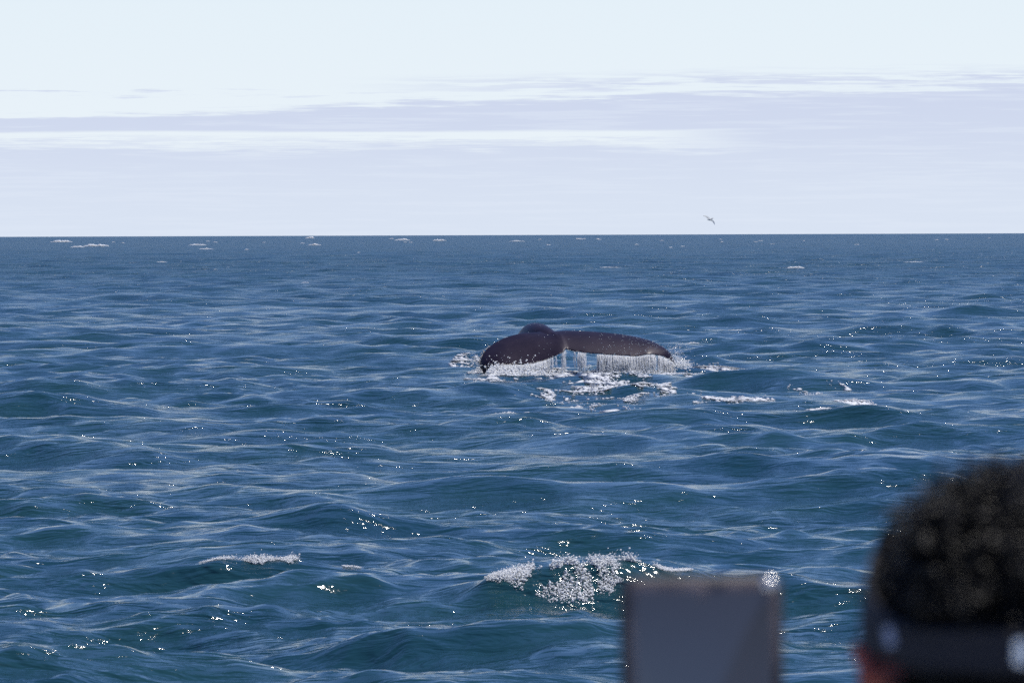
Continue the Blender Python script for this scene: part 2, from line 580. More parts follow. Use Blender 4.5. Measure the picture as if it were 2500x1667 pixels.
def lobe(lead, trail, sgn, seed):
    n, m = 90, 26
    Lc, Tc = resample(lead, n), resample(trail, n)
    r = np.random.default_rng(seed)
    scal = np.interp(np.arange(n), np.arange(0, n, 2), r.uniform(-1, 1, len(range(0, n, 2)))) * 0.011
    chord = Tc - Lc
    cl = np.linalg.norm(chord, axis=1)[:, None]
    fade = np.clip(cl / 0.5, 0, 1)
    edge_off = chord / cl * (scal[:, None]) * fade
    u = np.linspace(0, 1, m)
    th = 0.13 * np.clip(cl[:, 0] / 1.0, 0.22, 1) * np.interp(np.linspace(0, 1, n), [0, .15, 1], [1.15, 1, .45])
    prof = 1.9 * np.sqrt(u + .004) * (1 - u) ** 0.8 * 0.9 + 0.10 * (1 - u)
    span = np.gradient((Lc + Tc) / 2, axis=0)
    nor = np.cross(span, chord); nor /= np.linalg.norm(nor, axis=1)[:, None]
    nor *= np.sign(nor[:, 2:3])
    mid = Lc[:, None] + (Tc - Lc)[:, None] * u[None, :, None]
    mid = mid + nor[:, None] * (0.06 * np.sin(np.pi * u)[None, :, None]) * fade[:, None]      # cambered
    mid = mid + edge_off[:, None] * (u ** 9)[None, :, None]
    Tc = Tc + edge_off
    top = mid + nor[:, None] * (prof[None, :, None] * th[:, None, None] * 0.5)
    bot = mid - nor[:, None] * ((prof + 0.02)[None, :, None] * th[:, None, None] * 0.5 + 0.012)
    V = np.concatenate([top, bot[:, ::-1]], 1)          # closed section of 2m points
    k = 2 * m
    Vf = V.reshape(-1, 3)
    a = np.arange(n - 1)[:, None] * k; j = np.arange(k)[None]; j2 = (j + 1) % k
    F = np.stack([a + j, a + j2, a + k + j2, a + k + j], -1).reshape(-1, 4)
    caps = []
    for base in (0, (n - 1) * k):
        for q in range(m - 1):
            f = [base + q, base + q + 1, base + k - 2 - q, base + k - 1 - q]
            caps.append(f if base else f[::-1])
    wbuf.add(Vf, np.vstack([F, caps]))
    return Lc, Tc


LL = lobe(left_lead, left_trail, -1, 1)
RL = lobe(right_lead, right_trail, 1, 2)
# tail stock: rises behind the flukes in a hump and goes down under water
stock = [at(1374, 846, WD - .02), at(1356, 836, WD + .30), at(1338, 826, WD + .75), at(1322, 820, WD + 1.25), at(1311, 818, WD + 1.8), at(1303, 822, WD + 2.4), at(1294, 842, WD + 3.3), at(1282, 890, WD + 4.3), at(1274, 960, WD + 5.5)]
sr = [0.05, 0.13, .24, .30, .335, .36, .38, .42, .46]
sp_ = resample(np.array([list(p) + [q] for p, q in zip(stock, sr)]), 60)
Vt, Ft = tube(sp_[:, :3], sp_[:, 3], 28)
# keel along its back: narrow the top a little, widen below
Vt = Vt.reshape(60, 28, 3); ctr = sp_[:, None, :3]
rel = Vt - ctr
rel[..., 0] *= np.where(rel[..., 2] > 0, 1.0, 1.25)
rel[..., 2] *= np.where(rel[..., 2] > 0, 0.86, 1.0)
Vt = (ctr + rel).reshape(-1, 3)
k0 = len(Vt); Vt = np.vstack([Vt, sp_[0, :3], sp_[-1, :3]])
Ec = [[k0, (j + 2) % 28, (j + 1) % 28, j] for j in range(0, 28, 2)] + [[k0 + 1, 59 * 28 + j, 59 * 28 + (j + 1) % 28, 59 * 28 + (j + 2) % 28] for j in range(0, 28, 2)]
wbuf.add(Vt, np.vstack([Ft, Ec]))
body = remeshed('tail', wbuf, 0.023, skin, whale, 4)

# barnacle crust and pale scars along the edges of the flukes
scar_m, _ = material('barnacle_crust', (0.50, 0.46, 0.42), 0.6)
bb = Buf()
r = np.random.default_rng(5)


def crust(P, lo, hi, n, spread_, size, up=0.012):
    idx = r.uniform(lo, hi, n) * (len(P) - 1)
    Q = np.stack([np.interp(idx, np.arange(len(P)), P[:, c]) for c in range(3)], 1)
    Q = Q + r.normal(0, 1, (n, 3)) * spread_
    blobs(bb, Q, r.uniform(0.35, 1, n) * size, int(r.integers(1e6)))


crust(LL[0], 0.62, 1.0, 230, 0.022, 0.014)
crust(LL[1], 0.62, 1.0, 150, 0.016, 0.013)
crust(LL[1], 0.05, 0.62, 90, 0.010, 0.009)
crust(RL[1], 0.0, 1.0, 170, 0.010, 0.009)
crust(RL[0], 0.72, 1.0, 60, 0.012, 0.010)
crust(LL[0] * .55 + LL[1] * .45, 0.80, 0.97, 60, 0.03, 0.012)
tag(bb.build('barnacle_crust', scar_m, whale, smooth=False), None, None, None, 'stuff')

# water beads and glints lying on the right fluke
bb2 = Buf()
from mathutils.bvhtree import BVHTree
bvh = BVHTree.FromObject(body, bpy.context.evaluated_depsgraph_get()) if False else None
mw = body.matrix_world
vb = np.empty(len(body.data.vertices) * 3, np.float32); body.data.vertices.foreach_get('co', vb); vb = vb.reshape(-1, 3)
nb = np.empty(len(body.data.vertices) * 3, np.float32); body.data.vertices.foreach_get('normal', nb); nb = nb.reshape(-1, 3)
q = at(1560, 845, WD)
up_ok = nb[:, 2] > 0.1
prob = np.exp(-((vb[:, 0] - q.x) / 0.75) ** 2) * up_ok * (0.3 + fbm(vb[:, 0] * 3, vb[:, 1] * 3, 3))
prob += 0.05 * up_ok
prob /= prob.sum()
pick = rng.choice(len(vb), 260, replace=False, p=prob)
blobs(bb2, vb[pick] + nb[pick] * 0.004, rng.uniform(0.004, 0.010, len(pick)), 77)
tag(bb2.build('water_beads', drop_m, whale, smooth=False), None, None, None, 'stuff')

# ------------------------------------------------------------------ water pouring off the flukes
fall = Buf()
r = np.random.default_rng(21)


def pour(T, lo, hi, n, wmin, wmax, fullness, seed, clump=0.0, out=0.10):
    r = np.random.default_rng(seed)
    u = r.uniform(lo, hi, n * 3)
    dens = fbm(u * 34, u * 0 + 2, seed, 3)
    u = u[dens > clump][:n]
    idx = u * (len(T) - 1)
    Q = np.stack([np.interp(idx, np.arange(len(T)), T[:, c]) for c in range(3)], 1)
    zs = surface(Q[:, 0], Q[:, 1] - 0.15, 0.3) - 0.05
    for p, z0 in zip(Q, zs):
        H = max(p[2] - z0, 0.05) * (.45 + .75 * min(1, max(0, vnoise(np.array([p[0] * 3.1 + 50]), np.array([3.0]), 9)[0] + r.normal(0, .22))))
        s0 = r.uniform(0, 0.85) * (r.random() < 0.6)          # where this streak starts
        ln = min(1 - s0, r.uniform(0.15, 0.75) if r.random() > fullness else 1)
        t = np.linspace(s0, s0 + ln, 6)
        drift = r.normal(0, 0.02); fw = r.uniform(0.2, 1.0) * out
        P = np.stack([p[0] + drift * t, p[1] - fw * t ** 0.6 + r.normal(0, .02), p[2] - 0.01 - H * t ** 1.15], 1)
        P[:, 0] += np.cumsum(r.normal(0, 0.0045, 6))
        w = 1.25 * r.uniform(wmin, wmax) * np.interp(t, [s0, s0 + ln * .3, s0 + ln], [.4, 1, .2]) * (0.7 + 0.6 * r.random(6))
        fall.add(*tube(P, w, 3))
        # the streak breaks into drops
        k = r.integers(1, 4)
        tt = r.uniform(0, 1, k)
        blobs(fall, np.stack([p[0] + r.normal(0, .03, k), p[1] - out * tt + r.normal(0, .04, k), p[2] - H * tt], 1), r.uniform(.002, .007, k), int(r.integers(1e6)))


TL, TR = LL[1], RL[1]
pour(TL, 0.30, 0.97, 4200, .0025, .0085, .45, 3, 0.0, .34)
pour(TL, 0.04, 0.40, 330, .002, .007, .35, 4, 0.40, .22)
pour(TR, 0.10, 0.55, 600, .0025, .009, .35, 5, 0.44, .25)
pour(TR, 0.30, 0.99, 3000, .002, .0075, .4, 6, 0.34, .32)
fo = fall.build('falling_water', foam_m, None, smooth=False)
tag(fo, 'thin white streams of water pouring off the trailing edges of the tail', 'falling water', None, 'stuff')

# splash where the water lands, spray beside the tips
spl = Buf()


def splash(T, lo, hi, n, hgt, dep, size, seed):
    r = np.random.default_rng(seed)
    idx = r.uniform(lo, hi, n) * (len(T) - 1)
    Q = np.stack([np.interp(idx, np.arange(len(T)), T[:, c]) for c in range(3)], 1)
    x = Q[:, 0] + r.normal(0, .05, n); y = Q[:, 1] - .12 + r.normal(0, dep, n)
    z = surface(x, y, 0.3) + r.exponential(hgt, n) - 0.01
    blobs(spl, np.stack([x, y, z], 1), r.uniform(.3, 1, n) ** 2 * size, seed)


splash(TL, 0.33, 1.0, 9000, .055, .42, .028, 31)
splash(TL, 0.05, 0.4, 500, .03, .25, .022, 32)
splash(TR, 0.2, 1.0, 5000, .035, .25, .018, 33)


def spray(px, py, sx, sy, n, d, size, seed):
    r = np.random.default_rng(seed)
    c = at(px, py, WD + d)
    k = WD / FPX
    P = np.stack([c.x + r.normal(0, sx * k, n), c.y + r.normal(0, .3, n), c.z + r.normal(0, sy * k, n)], 1)
    blobs(spl, P, r.uniform(.2, 1, n) ** 1.5 * size, seed)


spray(1156, 880, 11, 6, 110, .1, .013, 41)
spray(1166, 905, 8, 10, 140, -.1, .014, 42)
spray(1180, 925, 16, 5, 260, -.3, .020, 43)
spray(1652, 884, 14, 7, 420, .1, .018, 44)
spray(1668, 890, 14, 4, 260, .1, .022, 45)
spray(1650, 862, 12, 7, 110, .3, .014, 46)
spray(1636, 852, 5, 9, 50, .5, .010, 47)
for k in range(5):                       # arcs of drops thrown from the right tip
    n = 26
    t = np.linspace(0, 1, n)
    px = 1636 + (14 + 9 * k) * t; py = 866 - (38 + 6 * k) * t * (1.25 - t) * 1.3 + 12 * t * t
    P = np.array([at(a, b_, WD + .4) for a, b_ in zip(px, py)])
    blobs(spl, P + rng.normal(0, .012, P.shape), rng.uniform(.003, .009, n), 500 + k)
tag(spl.build('splash', foam_m, None, smooth=False), 'white splash and spray where the water falls back from the tail tips', 'splash', None, 'stuff')


# ------------------------------------------------------------------ foam left on the water round the tail
def gauss(X, Y, items):
    d = np.zeros_like(X)
    for px, py, sx, sy, a in items:
        p = on_water(px, py, 0.05); w = sx * p.y / FPX
        dy_ = sy * p.y ** 2 / (3.3 * FPX)
        d = np.maximum(d, min(1, a + .1) * np.exp(-((X - p.x) / w) ** 2 - ((Y - p.y) / dy_) ** 2))
    return d


wk = [(1240, 915, 75, 13, 1.0), (1310, 905, 60, 10, .75), (1190, 925, 40, 8, .9), (1135, 885, 30, 8, .62), (1400, 915, 80, 12, .62), (1460, 935, 90, 18, .72),
      (1530, 945, 80, 16, .86), (1560, 958, 60, 10, .85), (1480, 960, 90, 14, .70), (1340, 968, 30, 6, .5), (1650, 905, 70, 9, .80), (1720, 898, 50, 8, .82), (1700, 925, 70, 9, .55),
      (1640, 958, 60, 10, .62), (1850, 905, 90, 7, .64), (1960, 912, 60, 6, .74), (1900, 920, 60, 6, .72), (1790, 900, 50, 6, .66), (2000, 950, 80, 7, .5), (2080, 982, 45, 5, .62),
      (1980, 1000, 60, 4, .5), (1550, 1000, 80, 8, .52), (1430, 985, 80, 8, .45), (1800, 975, 90, 9, .5), (1260, 1010, 60, 8, .2), (1690, 838, 16, 5, .85), (1655, 888, 35, 8, .95), (1500, 895, 100, 6, .45)]
def flecks(items, x0, x1, y0, y1, n, seed, cz):
    """thin elongated scraps of froth lying flat on the water"""
    r = np.random.default_rng(seed)
    X, Y = r.uniform(x0, x1, n * 14), r.uniform(y0, y1, n * 14)
    d = gauss(X, Y, items)
    wx = X + 0.7 * (fbm(X * .8, Y * .4, seed + 1) - .5); wy = Y + 2.5 * (fbm(X * .8 + 5, Y * .4, seed + 2) - .5)
    m = .6 * ridged(wx * 1.1, wy * .45, seed + 3, 3) + .4 * fbm(wx * 4, wy * 1.6, seed + 4, 3)
    m = (m - m.mean()) / m.std()
    ok = (m > 1.65 - 2.0 * d + r.normal(0, .5, len(m))) & (d > .12)
    X, Y, d, m = [q_[ok][:n] for q_ in (X, Y, d, m)]
    k = len(X)
    dx, dy, dz = displace(X, Y, np.full(k, cz))
    eps = .12
    z1 = displace(X + eps, Y, np.full(k, cz))[2]; z2 = displace(X, Y + eps, np.full(k, cz))[2]
    sx_, sy_ = np.clip((z1 - dz) / eps, -.7, .7), np.clip((z2 - dz) / eps, -.7, .7)
    L1 = np.exp(r.normal(math.log(.026), .65, k)) * (.6 + .6 * d); L2 = L1 * r.uniform(.8, 2.0, k)
    a = np.arange(6) * np.pi / 3
    bx = np.r_[0, np.cos(a), 0]; by = np.r_[0, np.sin(a), 0]; bz = np.r_[1, np.zeros(6), -1]
    jit = 1 + r.uniform(-.4, .4, (k, 8))
    ox = bx * L1[:, None] * jit; oy = by * L2[:, None] * jit + ox * r.uniform(-1, 1, (k, 1))
    oz = bz * (.008 + .10 * L1[:, None]) + ox * sx_[:, None] + oy * sy_[:, None]
    V = np.stack([(X + dx)[:, None] + ox, (Y + dy)[:, None] + oy, (dz + .012)[:, None] + oz], -1).reshape(-1, 3)
    f = np.array([[0, 1, 2, 3], [0, 3, 4, 5], [0, 5, 6, 1], [7, 4, 3, 2], [7, 6, 5, 4], [7, 2, 1, 6]])
    b_ = Buf(); b_.add(V, (f[None] + (np.arange(k) * 8)[:, None, None]).reshape(-1, 4))
    return b_


fk = flecks(wk, -1.6, 8.5, 92, 140, 22000, 17, .18)
tag(fk.build('scattered_foam', foam_m, None, smooth=False), 'thin scraps of white froth trailing right of the whale tail', 'foam', None, 'stuff')

# ------------------------------------------------------------------ breaking crests and whitecaps
def crest_line(cx_px, cy_px, pts):
    """photo columns + weight -> points along the local top of the crest nearest world depth of (cx, cy)"""
    out_ = []
    base = on_water(cx_px, cy_px)
    for px, w in pts:
        x = at(px, cy_px, base.y).x
        ys = np.linspace(base.y - 1.4, base.y + 1.4, 60)
        z = surface(np.full(60, x), ys, 0.09) - 0.05 * abs(ys - base.y)
        out_.append([x, ys[int(np.argmax(z))], w])
    P = np.array(out_)
    P[1:-1, 1] = (P[:-2, 1] + P[1:-1, 1] + P[2:, 1]) / 3
    return P


def breaking(name, label, P, n, size, seed, rise=0.03, front=0.22, cellz=0.09):
    r = np.random.default_rng(seed)
    P = resample(P, 80)
    idx = r.uniform(0, 79, n)
    x = np.interp(idx, np.arange(80), P[:, 0]); y = np.interp(idx, np.arange(80), P[:, 1]); w = np.interp(idx, np.arange(80), P[:, 2])
    off = -r.random(n) ** 1.6 * front * w + r.normal(0, .03, n)
    cl_ = 0.65 * fbm(x * 3.2, (y + off) * 2.2 + seed, seed, 2) + 0.35 * fbm(x * 15, (y + off) * 9.0 + seed, seed + 5, 3)
    ok = cl_ + 0.19 * w > 0.59 + 0.15 * (-off / front)
    x, y, w, off = x[ok], y[ok], w[ok], off[ok]
    x = x + r.normal(0, .012, len(x)); y = y + off
    top = np.maximum(0, r.normal(rise * .3, rise, len(x))) * w * np.exp(off * 5)
    z = surface(x, y, cellz) + top + 0.004
    b = Buf()
    blobs(b, np.stack([x, y, z], 1), ((r.random(len(x)) ** 3) * 1.3 + .15) * size * (0.4 + .6 * w), seed)
    return tag(b.build(name, foam_m, None, smooth=False), label, 'wave foam', None, 'stuff')


PA = crest_line(620, 1408, [(490, .1), (540, .35), (600, .55), (630, .9), (650, .8), (690, .45), (720, .7), (750, .5), (800, .3), (880, .1)])
breaking('whitecap', 'thin broken line of foam on the dark crest at the lower left', PA, 15000, .0072, 71, .026, .26)
PB = crest_line(1370, 1462, [(1190, .15), (1240, .7), (1300, .9), (1360, 1.0), (1420, .95), (1470, .8), (1510, .95), (1560, .6), (1620, .25), (1690, .1)])
breaking('whitecap', 'widest tumbling foam crest, in the foreground left of the phone', PB, 28000, .0088, 72, .032, .38)

far_caps = [(150, 590, 60, 'second whitecap from the left, long and low under the horizon', 1.0), (235, 600, 70, 'bright long whitecap at far left, largest near the horizon', 1.2),
            (190, 603, 40, 'small whitecap just left of the bright long one', .6), (482, 598, 50, 'pair of flat whitecap streaks left of centre under the horizon', .6), (504, 608, 40, 'flat foam streak just below the left of centre pair', .5),
            (757, 581, 24, 'short bright whitecap almost on the horizon', .9), (768, 598, 36, 'whitecap below the short bright one near the horizon', .7), (982, 586, 44, 'whitecap above and left of the whale near the horizon', .7),
            (1072, 587, 36, 'bright whitecap above the whale and left of its hump', .9), (1262, 589, 44, 'thin whitecap straight above the whale hump near the horizon', .5), (1414, 584, 20, 'tiny whitecap above the right fluke near the horizon', .6),
            (1942, 654, 50, 'whitecap below and right of the flying bird', 1.0), (1490, 653, 60, 'thin foam streak between the whale and the horizon', .35), (396, 640, 28, 'small faint whitecap at the left below the horizon', .45),
            (2232, 640, 60, 'faint thin foam streak at the far right', .3), (745, 690, 22, 'faint fleck of foam between left edge and whale', .4), (1690, 838, 40, 'small bright foam patch just beyond the right tail tip', .7),
            (1795, 806, 40, 'thin foam fleck right of and beyond the tail', .35), ]
r_ = np.random.default_rng(3)
for _ in range(34):          # flecks nobody could tell apart just under the horizon
    py_ = 581 + abs(r_.normal(0, 14)); far_caps.append((r_.uniform(20, 2480), py_, r_.uniform(7, 14), 'tiny white fleck of foam on a far crest under the horizon', r_.uniform(.45, .8)))
fcg = 'foam on breaking wave crests'
for q_, (px, py, wpx, label, wt_) in enumerate(far_caps):
    if not wt_: continue
    r = np.random.default_rng(900 + q_)
    p = on_water(px, py, 0.30)
    D = p.y
    p = at(px, py, D)
    k = D / FPX
    cz = max(0.1, 0.046 * (D / 30) ** 1.17 * 0.8)
    wd = wpx * k / 2 * .85
    ht = 3.8 * k * wt_ * (1 if wpx > 15 else .55)
    n = 34                                      # one ragged roll of foam along the crest
    u = np.linspace(-1, 1, n)
    x = p.x + u * wd * 1.05
    y = p.y + np.cumsum(r.normal(0, .12, n)) * min(1, D / 500)
    env = (1 - u * u) ** .6 * (0.35 + 1.3 * fbm(u * 2.6 + 9, u * 0 + q_, 300 + q_, 3))
    rad = np.maximum(ht * .10, ht * .55 * env * r.uniform(.75, 1.25, n))
    z = np.maximum(p.z - ht * .3, surface(x, y, cz)) + rad * .8 + .25 * ht * (fbm(u * 4, u * 0 + 3, 400 + q_, 2) - .5)
    b = Buf()
    V_, F_ = tube(np.stack([x, y, z], 1), rad, 8)
    V_[:, 1] = y.repeat(8) + (V_[:, 1] - y.repeat(8)) * 4.0          # the foam lies down the sloping front of the wave
    V_ = V_ + r.normal(0, 1, V_.shape) * rad.repeat(8)[:, None] * .10
    b.add(V_, F_)
    tag(b.build('whitecap', foam_m, None, smooth=False), label, 'wave foam', fcg)

# ------------------------------------------------------------------ the bird
gull_m, g1_ = material('white_feathers', (0.85, 0.84, 0.82), 0.7)
gullw_m, g2_ = material('grey_feathers', (0.74, 0.75, 0.78), 0.7)
for m_, b_, c_ in ((gull_m, g1_, .85), (gullw_m, g2_, .9)):     # backlit feathers let light through
    mk, M, S, mix, L = NB(m_.node_tree)
    tr = mk('ShaderNodeBsdfTranslucent', Color=(c_, c_, c_ * .97, 1))
    ms = mk('ShaderNodeMixShader', Fac=0.6)
    L.new(b_.outputs[0], ms.inputs[1]); L.new(tr.outputs[0], ms.inputs[2])
    L.new(ms.outputs[0], m_.node_tree.nodes['Material Output'].inputs['Surface'])
beak_m, _ = material('yellow_beak', (0.6, 0.4, 0.08), 0.5)
BD = 300.0
bird = empty('seagull', tuple(at(1734, 535.5, BD)))
tag(bird, 'small pale seagull gliding on bent wings just above the horizon', 'bird')
kb = BD / FPX


def bp_(px, py, d=0.0):
    return np.array(at(px, py, BD + d))


bu = Buf()
V_, F_ = tube(resample([bp_(1728.8, 536.6, .05), bp_(1731.5, 536.4), bp_(1734.5, 535.6), bp_(1737.2, 534.4), bp_(1738.8, 533.6)], 14), np.array([.012, .03, .045, .055, .062, .066, .066, .062, .056, .048, .04, .042, .036, .014]), 12)
bu.add(V_, F_)
bu.build('body', gull_m, bird)
hb = Buf(); sphere(hb, bp_(1739.0, 533.5), (.038, .045, .036)); hb.build('head', gull_m, bird)
bk = Buf(); V_, F_ = tube([bp_(1739.8, 533.3), bp_(1741.4, 533.2), bp_(1742.2, 533.5)], [.014, .010, .003], 8); bk.add(V_, F_); bk.build('beak', beak_m, bird)


def wing(pts, chords, name='wing'):
    P = resample(np.array(pts), 26); ch = np.interp(np.linspace(0, 1, 26), np.linspace(0, 1, len(chords)), chords)
    w = Buf()
    u = np.linspace(0, 1, 7)
    prof = np.sqrt(u + .01) * (1 - u) * 0.10
    back = np.array([-0.55, 0.0, -0.30]) + np.array([0, 0.78, 0])
    back = back / np.linalg.norm(back)
    span = np.gradient(P, axis=0)
    nn = np.cross(span, back); nn /= np.linalg.norm(nn, axis=1)[:, None]; nn *= np.sign(nn[:, 2:3])
    top = P[:, None] + back * (u[None, :, None] * ch[:, None, None]) + nn[:, None] * (prof[None, :, None] + .006) * ch[:, None, None] * 1.6
    bot = P[:, None] + back * (u[None, :, None] * ch[:, None, None]) - nn[:, None] * 0.02 * ch[:, None, None]
    Vv = np.concatenate([top, bot[:, ::-1]], 1); k = 14
    a = np.arange(25)[:, None] * k; j = np.arange(k)[None]; j2 = (j + 1) % k
    w.add(Vv.reshape(-1, 3), np.stack([a + j, a + j2, a + k + j2, a + k + j], -1).reshape(-1, 4))
    o = w.build(name, gullw_m, bird)
    return o


wing([bp_(1734.5, 535), bp_(1731, 531.5, .02), bp_(1726.5, 528, .06), bp_(1721, 526.8, .10), bp_(1716, 526.4, .16)], [.20, .17, .15, .10, .03])
wing([bp_(1735.5, 535.2), bp_(1739.5, 537.2, -.03), bp_(1743, 539.6, -.08), bp_(1744.6, 544, -.12), bp_(1745, 548.8, -.16)], [.20, .17, .15, .10, .03])
tl = Buf(); V_, F_ = tube([bp_(1730.5, 536.6), bp_(1728.6, 537.0, .03), bp_(1727.4, 537.3, .05)], [.03, .05, .05], 10, .25); tl.add(V_, F_); tl.build('tail', gull_m, bird)

# ------------------------------------------------------------------ the phone
PD = 2.85
kp = PD / FPX
pc = at(1711, 1405, PD)
phone = empty('smartphone', (pc.x, PD, pc.z - 0.165))
tag(phone, 'smartphone held upright, its grey blue screen turned to the camera', 'phone')
pw, ph_, pt = 0.0915, 0.1700, 0.0105
yaw, tilt = math.radians(5), math.radians(0.6)
TP = Matrix.Translation((pc.x, PD, pc.z)) @ Matrix.Rotation(-tilt, 4, 'Y') @ Matrix.Rotation(math.radians(-4), 4, 'X') @ Matrix.Rotation(yaw, 4, 'Z')


def rr_outline(w, h, rad, n=10):
    """rounded rectangle hanging from z = 0 down to -h"""
    P = []
    for cx, cz, a0 in ((w / 2 - rad, -rad, 0), (-w / 2 + rad, -rad, 90), (-w / 2 + rad, -h + rad, 180), (w / 2 - rad, -h + rad, 270)):
        for a in np.linspace(a0, a0 + 90, n):
            a = math.radians(a); P.append((cx + rad * math.cos(a), cz + rad * math.sin(a)))
    return np.array(P)


def rounded_slab(w, h, t, rad, bev, n=10, nb=7):
    """slab with its edge fully rounded; front is -y"""
    rings = []
    prof = [(bev * (1 - math.cos(a)), -t / 2 + bev * (1 - math.sin(a))) for a in np.linspace(math.pi / 2, 0, nb)]
    prof = [(bev * (1 - math.cos(a)), -(t / 2) + bev - bev * math.sin(a)) for a in np.linspace(math.pi / 2, 0, nb)]
    prof = [(bev - bev * math.cos(a), -(t / 2 - bev) - bev * math.sin(a)) for a in np.linspace(math.pi / 2, 0, nb)]
    prof += [(bev - bev * math.cos(a), (t / 2 - bev) + bev * math.sin(a)) for a in np.linspace(0, math.pi / 2, nb)]
    for inset, y in prof:
        o = rr_outline(w - 2 * inset, h - 2 * inset, rad - inset * .8, n)
        rings.append(np.stack([o[:, 0], np.full(len(o), y), o[:, 1] - inset], 1))
    k = len(rings[0]); R_ = len(rings)
    V = np.concatenate(rings)
    a = np.arange(R_ - 1)[:, None] * k; j = np.arange(k)[None]; j2 = (j + 1) % k
    return V, np.stack([a + j, a + j2, a + k + j2, a + k + j], -1).reshape(-1, 4), k


def poly_mesh(name, V, faces, mat, parent, smooth=True):
    me = bpy.data.meshes.new(name)
    me.from_pydata([tuple(v) for v in V], [], [list(map(int, f)) for f in faces])
    me.materials.append(mat)
    if smooth: me.shade_smooth()
    o = bpy.data.objects.new(name, me); C.objects.link(o)
    if parent:
        o.parent = parent; o.matrix_parent_inverse = Matrix.Translation(parent.location).inverted()
    return o


def xf(V): return [TP @ Vector(v) for v in V]


case_m, cb = material('phone_case', (0.035, 0.028, 0.03), 0.5)
grain(case_m, cb, (0.016, 0.013, 0.014), (0.034, 0.026, 0.025), 60, 0.1, 0.001)
glint_m, rb = material('glint_bead_metal', (0.72, 0.70, 0.68), 0.30, Metallic=1.0)  # only for the bead added to give the sun glint
bez_m, zb = material('screen_border', (0.12, 0.10, 0.10), 0.35)
grain(bez_m, zb, (0.040, 0.033, 0.040), (0.24, 0.19, 0.18), 38, 0.0, detail=3)  # pale beige mottling paints uneven reflections into the border colour
scr_m, sb = material('phone_screen', (0.02, 0.02, 0.025), 0.12)
mk, M, S, mix, L = NB(scr_m.node_tree)
g = mk('ShaderNodeTexCoord')
sz = mk('ShaderNodeSeparateXYZ', i0=g.outputs['Object'])
nzz = mk('ShaderNodeTexNoise', Vector=g.outputs['Object'], Scale=25.0, Detail=2.0)
gz = M('ADD', M('MULTIPLY', M('SUBTRACT', sz.outputs[2], 3.05), 14.0), M('MULTIPLY', nzz.outputs[0], 0.25))
L.new(mix(S(gz, 0.0, 1.0), (0.050, 0.064, 0.102, 1), (0.041, 0.048, 0.072, 1)), sb.inputs['Emission Color'])
sb.inputs['Emission Strength'].default_value = 0.7

V_, F_, kq = rounded_slab(pw, ph_, pt, 0.0078, 0.0042)
faces = [list(f) for f in F_] + [list(range(kq))[::-1], list(range(len(V_) - kq, len(V_)))]
poly_mesh('case', xf(V_), faces, case_m, phone)
# polished camera-side rim ring round the glass, half sunk in the case
V_, F_, kq = rounded_slab(pw - .0030, ph_ - .003, 0.0056, 0.0066, 0.0027)
V_ = V_ + np.array([0, -pt / 2 - 0.0006, -.0015])
faces = [list(f) for f in F_] + [list(range(kq))[::-1], list(range(len(V_) - kq, len(V_)))]
poly_mesh('frame', xf(V_), faces, case_m, phone)
yf = -pt / 2 - 0.0006 - 0.0028


def plate(w, h, rad, y, t, top):
    V_, F_, kq = rounded_slab(w, h, t, rad, t * .49, nb=3)
    V_ = V_ + np.array([0, y, -top])
    return V_, [list(f) for f in F_] + [list(range(kq))[::-1], list(range(len(V_) - kq, len(V_)))]


V_, f_ = plate(pw - .0075, ph_ - .0075, .0052, yf - .0002, .0008, .0037)
poly_mesh('glass_border', xf(V_), f_, bez_m, phone)
V_, f_ = plate(pw - .0150, ph_ - .020, .006, yf - .0008, .0006, .0085)
poly_mesh('screen', xf(V_), f_, scr_m, phone)
# round camera cut-out hanging from the top border
nb_ = Buf(); sphere(nb_, (-.001, yf - .0010, -.0095), (.0034, .0004, .0034)); V_, F_ = nb_.get()
poly_mesh('front_camera', xf(V_), F_, bez_m, phone)
# metal bead added at the top right corner to make a sun glint
sb_ = Buf(); sphere(sb_, (pw / 2 - .0085, yf + .0010, -.0052), (.0048, .0046, .0048), 24, 32); V_, F_ = sb_.get()
poly_mesh('glint_bead', xf(V_), F_, glint_m, phone)

# ------------------------------------------------------------------ the person in front
HD = 2.55
kh = HD / FPX
hx = at(2500, 1400, HD).x


def zh(py): return at(2400, py, HD).z


DECK = zh(1140) - 1.73
person = empty('person', (hx, HD - .02, DECK))
tag(person, 'person seen from behind with curly dark hair and a dark visor band', 'person')
skin_m, kb_ = material('skin', (0.30, 0.13, 0.085), 0.5)
kb_.inputs['Subsurface Weight'].default_value = 0.1
kb_.inputs['Subsurface Radius'].default_value = (0.02, 0.006, 0.003)
grain(skin_m, kb_, (0.28, 0.050, 0.035), (0.34, 0.07, 0.045), 40, 0.2, 0.001)
hair_m, hb_ = material('curly_hair', (0.0062, 0.0056, 0.0056), 0.42)
hb_.inputs['Specular IOR Level'].default_value = 0.25
dark_m, dk = material('dark_cloth', (0.018, 0.018, 0.024), 0.85)
grain(dark_m, dk, (0.014, 0.014, 0.018), (0.024, 0.023, 0.028), 300, 0.3, 0.001)
navy_m, nv = material('navy_cloth', (0.010, 0.011, 0.028), 0.8)
grain(navy_m, nv, (0.006, 0.006, 0.011), (0.010, 0.010, 0.018), 300, 0.3, 0.001)
white_m, _ = material('white_print', (0.88, 0.88, 0.86), 0.6)
blue_m, _ = material('pale_print', (0.24, 0.27, 0.38), 0.6)
jean_m, jb = material('trouser_cloth', (0.03, 0.035, 0.05), 0.85)
shoe_m, _ = material('shoe_rubber', (0.05, 0.05, 0.05), 0.6)

